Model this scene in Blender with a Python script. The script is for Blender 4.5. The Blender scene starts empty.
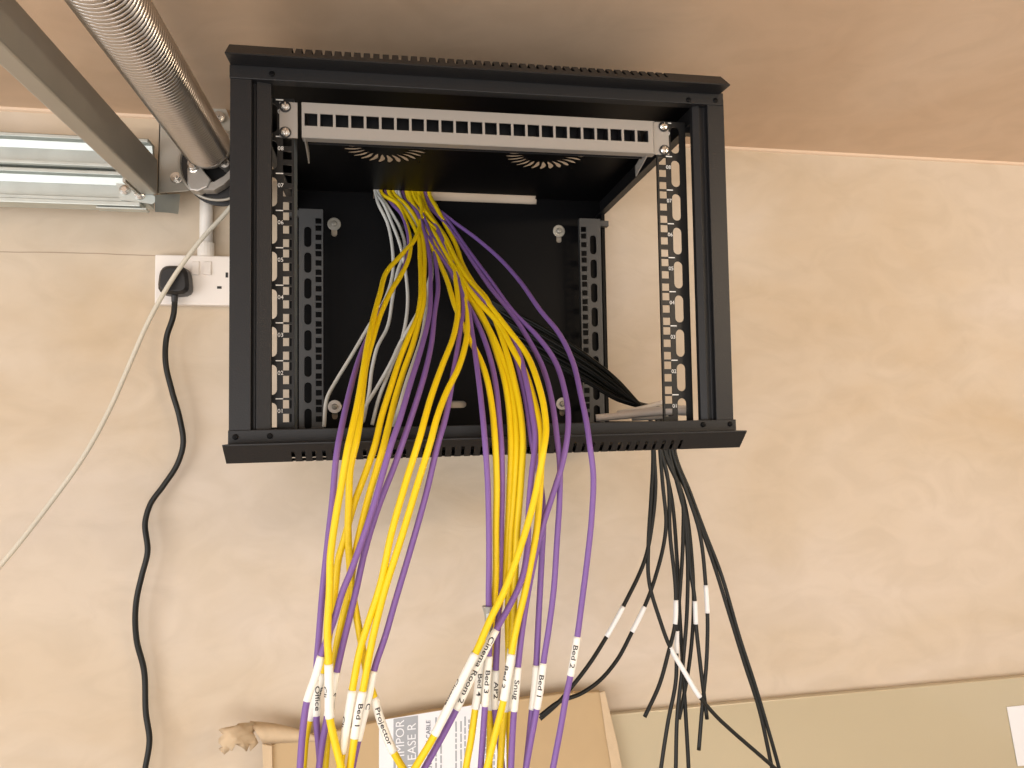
import bpy, bmesh, math, random
from mathutils import Vector, Matrix
random.seed(7)
S = bpy.context.scene
COL = S.collection
# ---------------------------------------------------------------- camera
CP = Vector((-0.11769652, -0.84694956, 0.01805232))
RT = Vector((0.98497105, -0.17199193, -0.01583693))
UP = Vector((0.00697661, -0.05199873, 0.99862278))
FW = Vector((0.17257856, 0.98372502, 0.05001732))
FL = 706.3
cd = bpy.data.cameras.new('camera'); co = bpy.data.objects.new('camera', cd); COL.objects.link(co)
co.matrix_world = Matrix(((RT.x, UP.x, -FW.x, CP.x), (RT.y, UP.y, -FW.y, CP.y), (RT.z, UP.z, -FW.z, CP.z), (0, 0, 0, 1)))
cd.sensor_width = 36; cd.lens = 36*FL/1024; cd.clip_start = .02
S.camera = co
def at(u, v, y):                                       # point seen at (u,v) lying on the vertical plane y
    d = FW + RT*((u-512)/FL) + UP*((384-v)/FL)
    return CP + d*((y-CP.y)/d.y)
def pix(P):
    d = P-CP; z = d.dot(FW)
    return 512+FL*d.dot(RT)/z, 384-FL*d.dot(UP)/z
# ---------------------------------------------------------------- materials
def mat(name, col, rough=.5, metal=0., spec=.5, bump=0, bscale=40, coat=0, var=0, vscale=8):
    m = bpy.data.materials.new(name); m.use_nodes = True; nt = m.node_tree; b = nt.nodes['Principled BSDF']
    b.inputs['Base Color'].default_value = (*col, 1); b.inputs['Roughness'].default_value = rough
    b.inputs['Metallic'].default_value = metal; b.inputs['Specular IOR Level'].default_value = spec
    b.inputs['Coat Weight'].default_value = coat
    tc = nt.nodes.new('ShaderNodeTexCoord')
    if var:
        n = nt.nodes.new('ShaderNodeTexNoise'); n.inputs['Scale'].default_value = vscale; n.inputs['Detail'].default_value = 5
        r = nt.nodes.new('ShaderNodeMix'); r.data_type = 'RGBA'
        r.inputs['A'].default_value = (*[c*(1-var) for c in col], 1); r.inputs['B'].default_value = (*[min(1, c*(1+var)) for c in col], 1)
        nt.links.new(tc.outputs['Object'], n.inputs['Vector']); nt.links.new(n.outputs['Fac'], r.inputs['Factor']); nt.links.new(r.outputs['Result'], b.inputs['Base Color'])
    if bump:
        n2 = nt.nodes.new('ShaderNodeTexNoise'); n2.inputs['Scale'].default_value = bscale; n2.inputs['Detail'].default_value = 6
        bp_ = nt.nodes.new('ShaderNodeBump'); bp_.inputs['Strength'].default_value = bump; bp_.inputs['Distance'].default_value = .002
        nt.links.new(tc.outputs['Object'], n2.inputs['Vector']); nt.links.new(n2.outputs['Fac'], bp_.inputs['Height']); nt.links.new(bp_.outputs['Normal'], b.inputs['Normal'])
    return m
def plaster(name, c1, c2, c3, crack=False, rough=.72, gloss=.35):
    m = bpy.data.materials.new(name); m.use_nodes = True; nt = m.node_tree; N = nt.nodes.new; L = nt.links.new
    b = nt.nodes['Principled BSDF']; b.inputs['Specular IOR Level'].default_value = gloss; b.inputs['Roughness'].default_value = rough
    tc = N('ShaderNodeTexCoord')
    mp = N('ShaderNodeMapping'); mp.inputs['Scale'].default_value = (1.0, 1.0, 1.7); mp.inputs['Rotation'].default_value = (0, .5, .3); L(tc.outputs['Object'], mp.inputs['Vector'])
    n = N('ShaderNodeTexNoise'); n.inputs['Scale'].default_value = 1.7; n.inputs['Detail'].default_value = 7; n.inputs['Roughness'].default_value = .55; n.inputs['Distortion'].default_value = .8
    L(mp.outputs['Vector'], n.inputs['Vector'])
    cr = N('ShaderNodeValToRGB'); e = cr.color_ramp.elements; e[0].position = .3; e[0].color = (*c1, 1); e[1].position = .72; e[1].color = (*c3, 1)
    k = e.new(.5); k.color = (*c2, 1)
    L(n.outputs['Fac'], cr.inputs['Fac'])
    n3 = N('ShaderNodeTexNoise'); n3.inputs['Scale'].default_value = 9; n3.inputs['Detail'].default_value = 8; n3.inputs['Distortion'].default_value = 1.5
    L(mp.outputs['Vector'], n3.inputs['Vector'])
    mx = N('ShaderNodeMix'); mx.data_type = 'RGBA'; mx.blend_type = 'MULTIPLY'; mx.inputs['Factor'].default_value = .5
    r3 = N('ShaderNodeValToRGB'); r3.color_ramp.elements[0].position = .35; r3.color_ramp.elements[0].color = (.88, .87, .85, 1); r3.color_ramp.elements[1].position = .6; r3.color_ramp.elements[1].color = (1, 1, 1, 1)
    L(n3.outputs['Fac'], r3.inputs['Fac']); L(cr.outputs['Color'], mx.inputs['A']); L(r3.outputs['Color'], mx.inputs['B'])
    out = mx.outputs['Result']
    if crack:
        sp = N('ShaderNodeSeparateXYZ'); L(tc.outputs['Object'], sp.inputs[0])
        nz = N('ShaderNodeTexNoise'); nz.inputs['Scale'].default_value = 9; L(tc.outputs['Object'], nz.inputs['Vector'])
        w = N('ShaderNodeMath'); w.operation = 'MULTIPLY_ADD'; w.inputs[1].default_value = .006; L(nz.outputs['Fac'], w.inputs[0]); L(sp.outputs['Z'], w.inputs[2])
        d = N('ShaderNodeMath'); d.operation = 'SUBTRACT'; d.inputs[1].default_value = .3085; L(w.outputs[0], d.inputs[0])
        a = N('ShaderNodeMath'); a.operation = 'ABSOLUTE'; L(d.outputs[0], a.inputs[0])
        c = N('ShaderNodeMath'); c.operation = 'LESS_THAN'; c.inputs[1].default_value = .0009; L(a.outputs[0], c.inputs[0])
        xl = N('ShaderNodeMath'); xl.operation = 'LESS_THAN'; xl.inputs[1].default_value = -.50; L(sp.outputs['X'], xl.inputs[0])
        mm = N('ShaderNodeMath'); mm.operation = 'MULTIPLY'; L(c.outputs[0], mm.inputs[0]); L(xl.outputs[0], mm.inputs[1])
        m3 = N('ShaderNodeMath'); m3.operation = 'MULTIPLY'; m3.inputs[1].default_value = .6; L(mm.outputs[0], m3.inputs[0])
        mk = N('ShaderNodeMix'); mk.data_type = 'RGBA'; mk.inputs['B'].default_value = (.25, .17, .12, 1); L(m3.outputs[0], mk.inputs['Factor']); L(out, mk.inputs['A'])
        out = mk.outputs['Result']
    L(out, b.inputs['Base Color'])
    bu = N('ShaderNodeBump'); bu.inputs['Strength'].default_value = .25; bu.inputs['Distance'].default_value = .004
    L(n3.outputs['Fac'], bu.inputs['Height']); L(bu.outputs['Normal'], b.inputs['Normal'])
    return m
M = {}
M['wall'] = plaster('wall plaster', (.555, .44, .305), (.605, .51, .395), (.65, .565, .475), crack=True)
M['ceil'] = plaster('ceiling plaster', (.65, .465, .315), (.70, .52, .365), (.74, .57, .42), rough=.5, gloss=.45)
M['bead'] = mat('plaster bead', (.74, .57, .42), .7)
M['floor'] = mat('concrete', (.5, .46, .42), .8, bump=.3, var=.2)
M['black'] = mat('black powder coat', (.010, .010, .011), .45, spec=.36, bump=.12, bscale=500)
M['black2'] = mat('black powder coat shaded inside', (.003, .003, .0035), .45, spec=.12)  # darker copy of the coat, interior shade put into the colour
M['rail'] = mat('dark grey rail steel', (.009, .009, .009), .4, spec=.35)
M['rail2'] = mat('grey rail steel', (.05, .051, .052), .45, spec=.5)
M['flange'] = mat('rail steel lit tone', (.10, .12, .14), .4, spec=.6)  # lit look of the left front rail flange put into its colour
M['mark'] = mat('white print', (.8, .8, .78), .6)
M['silver'] = mat('grey enamel', (.34, .32, .295), .42, metal=.35, spec=.5)
M['steel'] = mat('bright steel', (.72, .70, .66), .25, metal=1.)
M['galv'] = mat('galvanised steel', (.56, .60, .57), .46, metal=.7, var=.15, vscale=30)
M['galvd'] = mat('dull galvanised steel', (.42, .40, .35), .5, metal=.6, var=.1, vscale=20)
M['spring'] = mat('spring wire', (.58, .54, .50), .28, metal=1.)
M['cast'] = mat('cast zinc', (.45, .43, .40), .45, metal=.8, bump=.3, bscale=80)
M['rubber'] = mat('black moulded plastic', (.012, .012, .013), .4)
M['ply'] = mat('yellow sheath', (.80, .58, .005), .45, spec=.4)
M['pur'] = mat('purple sheath', (.20, .105, .345), .5, spec=.4)
M['wht'] = mat('white grey sheath', (.62, .62, .58), .5)
M['blk'] = mat('black sheath', (.007, .0075, .006), .45, spec=.35)
M['cord'] = mat('cream cord', (.66, .62, .52), .7, bump=.5, bscale=600)
M['tag'] = mat('white tag film', (.86, .85, .79), .5)
M['tagb'] = mat('cool white tag film', (.85, .86, .87), .5)
M['ink'] = mat('black ink', (.02, .02, .025), .7)
M['sock'] = mat('white socket plastic', (.82, .77, .72), .35)
M['hole'] = mat('dark slot', (.03, .03, .03), .8)
M['pipe'] = mat('white conduit', (.80, .76, .70), .45)
M['card'] = mat('brown cardboard', (.50, .36, .20), .8, bump=.2, var=.07, vscale=14)
M['card2'] = mat('cardboard fibre', (.60, .46, .30), .9, bump=.6, bscale=90, var=.12, vscale=40)
M['paper'] = mat('white label paper', (.80, .81, .84), .6)
M['band'] = mat('grey print', (.36, .38, .41), .6)
M['print'] = mat('dark grey print', (.16, .17, .22), .6)
M['foil'] = mat('grey tape', (.45, .47, .46), .3, metal=.7)
M['board'] = mat('glossy beige board', (.50, .43, .29), .28, spec=.6, coat=.5, var=.08, vscale=3)  # faint colour noise stands in for blurred reflections on the gloss
# ---------------------------------------------------------------- mesh helpers
def link(name, me, m, parent=None, smooth=False):
    if m and not me.materials: me.materials.append(m)
    o = bpy.data.objects.new(name, me); COL.objects.link(o)
    if parent: o.parent = parent
    if smooth:
        for p in me.polygons: p.use_smooth = True
    return o
def obj(name, bm, m, parent=None, smooth=False, bevel=0):
    bmesh.ops.recalc_face_normals(bm, faces=bm.faces)
    me = bpy.data.meshes.new(name); bm.to_mesh(me); bm.free()
    o = link(name, me, m, parent, smooth)
    if bevel:
        b = o.modifiers.new('b', 'BEVEL'); b.width = bevel; b.segments = 2; b.limit_method = 'ANGLE'; b.angle_limit = .7
    return o
def tag(o, label, cat, group=None, kind=None):
    o['label'] = label; o['category'] = cat
    if group: o['group'] = group
    if kind: o['kind'] = kind
    return o
def empty(name, loc):
    o = bpy.data.objects.new(name, None); COL.objects.link(o); o.location = loc; o.empty_display_size = .05; return o
class Grp:                                              # a thing: an Empty at its base; parts are given in world coordinates
    def __init__(s, name, loc, label, cat, group=None):
        s.e = empty(name, loc); tag(s.e, label, cat, group); s.off = Vector(loc)
    def add(s, o):
        o.parent = s.e; o.matrix_parent_inverse = Matrix.Translation(-s.off); return o
def box(bm, x0, x1, y0, y1, z0, z1):
    v = [bm.verts.new((x, y, z)) for z in (z0, z1) for y in (y0, y1) for x in (x0, x1)]
    for f in ((0, 1, 3, 2), (4, 6, 7, 5), (0, 4, 5, 1), (2, 3, 7, 6), (0, 2, 6, 4), (1, 5, 7, 3)): bm.faces.new([v[i] for i in f])
    return v
def hexa(bm, p):                                        # 8 points: bottom ring 0-3, top ring 4-7
    v = [bm.verts.new(q) for q in p]
    for f in ((3, 2, 1, 0), (4, 5, 6, 7), (0, 1, 5, 4), (1, 2, 6, 5), (2, 3, 7, 6), (3, 0, 4, 7)): bm.faces.new([v[i] for i in f])
def prism(bm, pts, d):                                  # pts: closed loop, d: thickness vector
    a = [bm.verts.new(p) for p in pts]; b = [bm.verts.new(Vector(p)+Vector(d)) for p in pts]; n = len(a)
    bm.faces.new(a); bm.faces.new(b[::-1])
    for i in range(n): bm.faces.new((a[i], b[i], b[(i+1) % n], a[(i+1) % n]))
def frame_of(t):
    t = t.normalized(); a = Vector((0, 0, 1)) if abs(t.z) < .9 else Vector((1, 0, 0)); n = t.cross(a).normalized(); return n, t.cross(n)
def tube(bm, pts, r, seg=10, caps=True, radii=None):
    rings = []; n = None
    for i, p in enumerate(pts):
        t = (pts[min(i+1, len(pts)-1)]-pts[max(i-1, 0)]).normalized()
        if n is None: n, _ = frame_of(t)
        n = (n-t*n.dot(t)).normalized(); b = t.cross(n); rr = radii[i] if radii else r
        rings.append([bm.verts.new(p+(n*math.cos(k*2*math.pi/seg)+b*math.sin(k*2*math.pi/seg))*rr) for k in range(seg)])
    for a, c in zip(rings, rings[1:]):
        for k in range(seg): bm.faces.new((a[k], a[(k+1) % seg], c[(k+1) % seg], c[k]))
    if caps: bm.faces.new(rings[0]); bm.faces.new(rings[-1][::-1])
def lathe(bm, prof, c, axis='y', seg=32):               # prof: (offset along axis, radius)
    ax = {'x': Vector((1, 0, 0)), 'y': Vector((0, 1, 0)), 'z': Vector((0, 0, 1))}[axis]
    n, b = frame_of(ax); rings = []
    for h, r in prof:
        rings.append([bm.verts.new(Vector(c)+ax*h+(n*math.cos(k*2*math.pi/seg)+b*math.sin(k*2*math.pi/seg))*max(r, 1e-5)) for k in range(seg)])
    for a, d in zip(rings, rings[1:]):
        for k in range(seg): bm.faces.new((a[k], a[(k+1) % seg], d[(k+1) % seg], d[k]))
    bm.faces.new(rings[0]); bm.faces.new(rings[-1][::-1])
def rect(cx, cy, w, h): return [(cx-w/2, cy-h/2), (cx+w/2, cy-h/2), (cx+w/2, cy+h/2), (cx-w/2, cy+h/2)]
def stadium(cx, cy, w, h, n=8):
    r = min(w, h)/2; o = []
    if h >= w:
        for k in range(n+1): a = math.pi*k/n; o.append((cx+r*math.cos(a), cy+h/2-r+r*math.sin(a)))
        for k in range(n+1): a = math.pi+math.pi*k/n; o.append((cx+r*math.cos(a), cy-h/2+r+r*math.sin(a)))
    else:
        for k in range(n+1): a = -math.pi/2+math.pi*k/n; o.append((cx+w/2-r+r*math.cos(a), cy+r*math.sin(a)))
        for k in range(n+1): a = math.pi/2+math.pi*k/n; o.append((cx-w/2+r+r*math.cos(a), cy+r*math.sin(a)))
    return o
def sheet(name, loops, th, mtx, m):                     # perforated sheet: outer loop + holes, filled in 2D, given thickness
    cu = bpy.data.curves.new(name, 'CURVE'); cu.dimensions = '2D'; cu.fill_mode = 'BOTH'; cu.extrude = th/2
    for lp in loops:
        s = cu.splines.new('POLY'); s.points.add(len(lp)-1); s.use_cyclic_u = True
        for p, q in zip(s.points, lp): p.co = (q[0], q[1], 0, 1)
    t = bpy.data.objects.new('t', cu); COL.objects.link(t)
    me = bpy.data.meshes.new_from_object(t.evaluated_get(bpy.context.evaluated_depsgraph_get()))
    bpy.data.objects.remove(t); bpy.data.curves.remove(cu)
    me.transform(mtx); me.name = name; me.materials.clear()
    return link(name, me, m)
XZ = lambda y: Matrix(((1, 0, 0, 0), (0, 0, -1, y), (0, 1, 0, 0), (0, 0, 0, 1)))    # 2D (x,y) -> (x, z) at depth y
XY = lambda z: Matrix.Translation((0, 0, z))
def text_mesh(s, size, fat=0):
    cu = bpy.data.curves.new('t', 'FONT'); cu.body = s; cu.size = size; cu.resolution_u = 3; cu.offset = fat; cu.align_x = 'CENTER'; cu.align_y = 'CENTER'
    t = bpy.data.objects.new('t', cu); COL.objects.link(t)
    me = bpy.data.meshes.new_from_object(t.evaluated_get(bpy.context.evaluated_depsgraph_get()))
    bpy.data.objects.remove(t); bpy.data.curves.remove(cu); me.materials.clear(); return me
def spline(P, n=10):
    o = []; P = [P[0]*2-P[1]]+P+[P[-1]*2-P[-2]]
    for i in range(1, len(P)-2):
        a, b, c, d = P[i-1:i+3]
        # centripetal-like: scale tangents by chord
        l0, l1, l2 = max((b-a).length, 1e-6), max((c-b).length, 1e-6), max((d-c).length, 1e-6)
        m1 = ((b-a)/l0*l1+(c-b)*l0/l1*1.)*(l1/(l0+l1)) if False else ((c-b)/l1*l0+(b-a)/l0*l1)/(l0+l1)*l1
        m2 = ((d-c)/l2*l1+(c-b)/l1*l2)/(l1+l2)*l1
        for k in range(n):
            t = k/n; t2 = t*t; t3 = t2*t
            o.append(b*(2*t3-3*t2+1)+m1*(t3-2*t2+t)+c*(-2*t3+3*t2)+m2*(t3-t2))
    o.append(P[-2]); return o
def screw(name, c, r, m, parent, ny=-1, depth=.003):    # pan head with a cross recess, axis y, sticking out towards -y
    bm = bmesh.new(); lathe(bm, [(0, r), (-depth*.45, r), (-depth*.85, r*.75), (-depth, r*.35)], c, 'y', 16)
    for a in (0, math.pi/2):
        dx, dz = math.cos(a)*r*.6, math.sin(a)*r*.6; w = r*.12
        box(bm, c[0]-abs(dx)-w, c[0]+abs(dx)+w, c[1]-depth*1.06, c[1]-depth*.7, c[2]-abs(dz)-w, c[2]+abs(dz)+w)
    o = obj(name, bm, m)
    parent.add(o); return o
U = .04445*.989
Z0 = .002
# ---------------------------------------------------------------- setting
WY, ZC, ZF = .423, .546, -1.75
def struct(name, bm, m, label=None):
    o = obj(name, bm, m); o['kind'] = 'structure'; return o
bm = bmesh.new(); box(bm, -3.2, 3.2, WY, WY+.12, ZF, ZC); struct('wall_back', bm, M['wall'])
bm = bmesh.new(); box(bm, -3.2, 3.2, -4.2, WY+.12, ZC, ZC+.1); struct('ceiling', bm, M['ceil'])
bm = bmesh.new(); box(bm, -3.2, 3.2, -4.2, WY+.12, ZF-.1, ZF); struct('floor', bm, M['floor'])
bm = bmesh.new(); prism(bm, [(-3.2, WY, ZC), (-3.2, WY-.005, ZC), (-3.2, WY-.004, ZC-.004), (-3.2, WY, ZC-.006)], (6.4, 0, 0)); struct('trim_1', bm, M['bead'])
# ---------------------------------------------------------------- server cabinet
XL, XR = -.2903, .304                                    # outer faces of the front frame
YF, YB = -.03, .418
cab = Grp('server_cabinet', (0, WY, -.03), 'open black wall mounted server cabinet with empty mounting rails and vented lips', 'server cabinet')
zt0, zt1, zb0, zb1 = .412, .420, -.008, .0100
def bar(bm, x0, x1, y0, y1, b0, b1, t0, t1):            # bar whose height differs a little from end to end (the frame hangs slightly askew)
    hexa(bm, [(x0, y0, b0), (x1, y0, b1), (x1, y1, b1), (x0, y1, b0), (x0, y0, t0), (x1, y0, t1), (x1, y1, t1), (x0, y1, t0)])
# posts
for s, X, a1, a2, a3 in ((1, XL, .0230, .0280, .0431), (-1, XR, .0225, .0320, .0394)):
    bm = bmesh.new()
    prof = [(0, -.008), (0, YF), (a1, YF), (a1, YF+.007), (a1+.0012, YF+.009), (a2-.0012, YF+.009), (a2, YF+.004), (a3, YF+.008), (a3, YF+.016), (a3-.002, YF+.016), (a3-.002, YF+.011), (a2, YF+.011), (.002, YF+.011), (.002, -.008)]
    prism(bm, [(X+s*a, b, zb1-.001) for a, b in prof], (0, 0, zt1-zb1))
    cab.add(obj('front_post', bm, M['black'], bevel=.0006))
bm = bmesh.new(); bar(bm, XL-.0005, XR-.001, YF-.0015, YF+.012, .4055, .4110, .4212, .4268); cab.add(obj('top_bar', bm, M['black'], bevel=.0008))
bm = bmesh.new(); bar(bm, XL-.0005, XR+.0025, YF-.0015, YF+.012, -.011, -.008, .0110, .0137); cab.add(obj('bottom_bar', bm, M['black'], bevel=.0008))
# small screws on the frame
for u, v in ((235.5, 437), (270, 436), (703, 424.5), (730, 424), (272, 74), (688.5, 100), (715.5, 100.5)):
    screw('screw', at(u, v, YF-.0015), .0032, M['black2'], cab, depth=.0018)
# lids: body plate + chamfered vented lip
def lip(name, tip, edge, sgn, f0, f1):
    """tip / edge = ((x, z) left, (x, z) right); slots start at the outer edge"""
    bm = bmesh.new()
    yt, yo = -.056, -.036
    (xt0, zt0_), (xt1, zt1_) = tip; (xo0, zo0), (xo1, zo1) = edge
    def P(f, s, w=0):
        if s <= 1:
            x0 = xt0+(xo0-xt0)*s; x1 = xt1+(xo1-xt1)*s; z0 = zt0_+(zo0-zt0_)*s; z1 = zt1_+(zo1-zt1_)*s
            return Vector((x0+(x1-x0)*f, yt+(yo-yt)*s+w*.8, z0+(z1-z0)*f-sgn*w*.6))
        return Vector((xo0+(xo1-xo0)*f, yo+(s-1)*.02+w*.3, zo0+(zo1-zo0)*f-sgn*w))
    th = .0014
    def patch(f0, f1, s0, s1):
        hexa(bm, [P(f0, s0), P(f1, s0), P(f1, s1), P(f0, s1), P(f0, s0, th), P(f1, s0, th), P(f1, s1, th), P(f0, s1, th)])
    patch(0, 1, 0, .42)
    n = 42
    patch(0, f0, .42, 1); patch(0, f0, 1, 1.7)
    pitch = (f1-f0)/n
    for i in range(n):
        a = f0+pitch*(i+.34); b = f0+pitch*(i+1)
        patch(a, b, .42, 1); patch(a, b, 1, 1.7)
    patch(f1, 1, .42, 1); patch(f1, 1, 1, 1.7)
    patch(0, 1, 1.7, 3.6)
    r = sgn*.0014
    hexa(bm, [(xt0, yt, zt0_), (xt1, yt, zt1_), (xt1-.002, YF-.001, zt1_), (xt0+.001, YF-.001, zt0_), (xt0, yt, zt0_-r), (xt1, yt, zt1_-r), (xt1-.002, YF-.001, zt1_-r), (xt0+.001, YF-.001, zt0_-r)])
    for (x0, z0), (xx, zz), d in ((tip[0], edge[0], .001), (tip[1], edge[1], -.001)):
        prism(bm, [(x0, yt, z0), (xx, yo, zz), (xx, YF+.045, zz), (xx, YF+.045, z0)], (d, 0, 0))
    return cab.add(obj(name, bm, M['black']))
lip('vented_lip', ((-.2905, .4222), (.3000, .4262)), ((-.2900, .4417), (.2980, .4457)), 1, .116, .884)
lip('vented_lip', ((-.2912, -.0054), (.3072, -.0011)), ((-.2912, -.0251), (.3077, -.0208)), -1, .115, .882)
# fan slots and rear cable slot in the top panel
def fan(cx, cy):
    o = []; n = 26
    for i in range(n):
        a0 = 2*math.pi*i/n; L = []; R = []
        for k in range(7):
            t = k/6; r = .030+.034*t; a = a0-.12*math.sin(math.pi*t); w = .16*(1-.8*abs(2*t-1)**3)
            L.append((cx+r*math.cos(a), cy+r*math.sin(a))); R.append((cx+r*math.cos(a+w), cy+r*math.sin(a+w)))
        o.append(R[::-1]+L if False else L+R[::-1])
    for sx in (-1, 1):
        for sy in (-1, 1): o.append(stadium(cx+sx*.0525, cy+sy*.0525, .004, .004, 5))
    return o
ZT = .425
holes = fan(-.12, .202)+fan(.124, .199)
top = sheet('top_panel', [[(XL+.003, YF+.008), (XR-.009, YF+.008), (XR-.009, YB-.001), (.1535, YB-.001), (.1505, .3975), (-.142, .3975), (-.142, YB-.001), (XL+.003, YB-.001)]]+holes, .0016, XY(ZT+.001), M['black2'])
cab.add(top)
# outer top lid above it (open centre, carries the lip)
bm = bmesh.new()
box(bm, XL, XL+.012, .01, YB, .4405, .4420); box(bm, XL, XL+.0015, YF+.012, YB, ZT-.002, .4415)
cab.add(obj('top_lid_edge', bm, M['black'])); bm = bmesh.new(); box(bm, XR-.018, XR-.006, .01, YB, .4435, .4450)
box(bm, XR-.0075, XR-.006, YF+.012, YB, ZT-.002, .4445)
cab.add(obj('top_lid_edge', bm, M['black']))
# bottom panel
bm = bmesh.new(); box(bm, XL, XR, YF+.012, YB, -.0165, -.0150); box(bm, XL, XR, YF+.03, YB, -.0215, -.020)
box(bm, XL, XL+.0015, YF+.012, YB, -.0215, -.004); box(bm, XR-.0015, XR, YF+.012, YB, -.0205, -.004)
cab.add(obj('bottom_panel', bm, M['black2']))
# side frames (the side panels are off): top skirt, small bottom skirt, rear corner posts
SXL, SXR = -.283, .279
for X, s in ((SXL, 1), (SXR, -1)):
    bm = bmesh.new(); zk = .394
    prism(bm, [(X, YF+.012, ZT), (X, YB, ZT), (X, YB, zk), (X, .28, zk), (X, .272, zk+.004), (X, .20, zk+.004), (X, .19, zk), (X, YF+.012, zk)], (s*.0015, 0, 0))
    box(bm, min(X, X+s*.012), max(X, X+s*.012), YF+.012, YB, zk, zk+.0015)
    cab.add(obj('side_rail', bm, M['black']))
    bm = bmesh.new(); box(bm, min(X, X+s*.0015), max(X, X+s*.0015), YF+.012, YB, -.015, .012)
    box(bm, min(X, X+s*.012), max(X, X+s*.012), YF+.012, YB, .0105, .012); cab.add(obj('side_rail', bm, M['black']))
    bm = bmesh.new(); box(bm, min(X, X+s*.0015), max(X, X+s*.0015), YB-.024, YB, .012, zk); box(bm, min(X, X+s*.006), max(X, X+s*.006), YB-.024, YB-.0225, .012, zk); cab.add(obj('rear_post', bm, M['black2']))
# back panel with key holes and a long slot
kh = [(-.2095, .364), (.1965, .364), (-.2095, .043), (.1965, .043)]
lp = [[(SXL, -.012), (SXR, -.012), (SXR, ZT), (.156, ZT), (.155, .4150), (-.142, .4150), (-.142, ZT), (SXL, ZT)]]
for x, z in kh: lp.append(stadium(x, z-.008, .010, .024, 6))
lp.append(stadium(.002, .0465, .036, .0125, 8)); lp.append(stadium(.002, .364, .036, .0125, 8)) if False else None
lp = [l for l in lp if l]
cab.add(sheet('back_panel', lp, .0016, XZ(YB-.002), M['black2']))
for x, z in kh:
    bm = bmesh.new(); lathe(bm, [(0, .0105), (-.0015, .0115), (-.0022, .0105)], (x, YB-.003, z+.002), 'y', 24); w = cab.add(obj('washer', bm, M['sock'] if z < .2 else M['galvd'], smooth=False))
    screw('bolt', (x, YB-.0052, z+.002), .0052, M['galvd'], cab, depth=.004)
# mounting rails
def rail(sx, y, m, marks):
    loops = []; xi, xo = sx*.2250, sx*.2645
    x0, x1 = sorted((xi, xo)); zb, ztp = -.004, 9*U+(.004 if y < .1 else -.016)
    loops.append([(x0, zb), (x1, zb), (x1, ztp), (x0, ztp)])
    for k in range(1, 10):
        zz = Z0+k*U
        for d in (.00635, .0222, .0381):
            if .008 < zz-d < ztp-.007: loops.append(rect(sx*.2325, zz-d, .0100, .0096))
        if zz-U/2+.018 < ztp: loops.append(stadium(sx*.2500, zz-U/2, .0120, .0350))
    o = sheet('mounting_rail', loops, .002, XZ(y+.001), m); cab.add(o)
    bm = bmesh.new(); dd = (.030 if sx < 0 else .004) if y < .1 else .010
    box(bm, min(xi, xi+sx*.0015), max(xi, xi+sx*.0015), y+.002, y+dd, zb, ztp)
    if y < .1 and sx < 0: box(bm, xi-.0040, xi, y+dd, y+dd+.0015, zb, ztp)
    cab.add(obj('rail_flange', bm, m if y > .1 or sx > 0 else M['flange']))
    for z in (zb+.002, ztp-.012):
        bm = bmesh.new(); box(bm, min(sx*.262, sx*.281), max(sx*.262, sx*.281), y+.003, y+.015, z, z+.010)
        cab.add(obj('rail_bracket', bm, m))
    if marks:
        for k in range(1, 10):
            bm = bmesh.new(); box(bm, sx*.2412-.0042, sx*.2412+.0042, y-.0004, y+.0002, Z0+k*U-.0006, Z0+k*U+.0006)
            me = text_mesh('%02d' % k, .0068)
            me.transform(Matrix.Translation((sx*.2400, y-.0004, Z0+k*U-.0143)) @ Matrix(((1, 0, 0, 0), (0, 0, -1, 0), (0, 1, 0, 0), (0, 0, 0, 1))))
            bm.from_mesh(me); bpy.data.meshes.remove(me)
            me = bpy.data.meshes.new('unit_marking'); bm.to_mesh(me); bm.free()
            mk = link('unit_marking', me, M['mark']); mk.parent = o
rail(-1, 0, M['rail'], True); rail(1, 0, M['rail'], True)
rail(-1, .374, M['rail2'], False); rail(1, .374, M['rail2'], False)
# ---------------------------------------------------------------- patch panel
pp = Grp('patch_panel', (0, 0, 8*U), 'silver grey empty 24 port patch panel screwed across the cabinet top', 'patch panel')
zc = .3748; yp = -.004
pp.e.rotation_euler.y = -.006
ports = [rect(-.2050+i*(.4100/23), zc+.0005, .0148, .0152) for i in range(24)]
pp.add(sheet('face_plate', [rect(.0018, zc, .4346, .0410)]+ports, .0016, XZ(yp), M['silver']))
for s in (-1, 1):
    lp = [rect(s*.2308, zc, .0204, .0425)]
    for dz in (.0155, -.0155): lp.append(stadium(s*.2335, zc+dz, .0100, .0064))
    pp.add(sheet('mounting_ear', lp, .0016, XZ(-.0012), M['silver']))
    bm = bmesh.new(); prism(bm, [(s*.212, 0, zc-.0215), (s*.212, .038, zc-.032), (s*.212, .045, zc-.034), (s*.212, .045, zc-.020), (s*.212, 0, zc-.008)], (s*.0015, 0, 0)); pp.add(obj('cable_bracket', bm, M['silver']))
    for dz in (.0155, -.0155):
        bm = bmesh.new(); lathe(bm, [(0, .0068), (-.0012, .0068)], (s*.2345, -.0022, zc+dz), 'y', 20); pp.add(obj('washer', bm, M['rubber']))
        screw('screw', (s*.2338, -.0034, zc+dz), .0053, M['steel'], pp, depth=.0034)
bm = bmesh.new(); box(bm, -.2155, .2215, yp, .008, zc-.0212, zc-.0200); box(bm, -.2155, .2215, yp, .008, zc+.0200, zc+.0212); pp.add(obj('folded_edge', bm, M['silver']))
bm = bmesh.new()
for i in range(25): x = -.2050+(i-.5)*(.4100/23); box(bm, x-.0010, x+.0010, yp+.001, .016, zc-.0085, zc+.0105)
box(bm, -.2105, .2105, .016, .0175, zc-.0205, zc+.0205)
pp.add(obj('port_divider', bm, M['rubber']))
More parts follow.
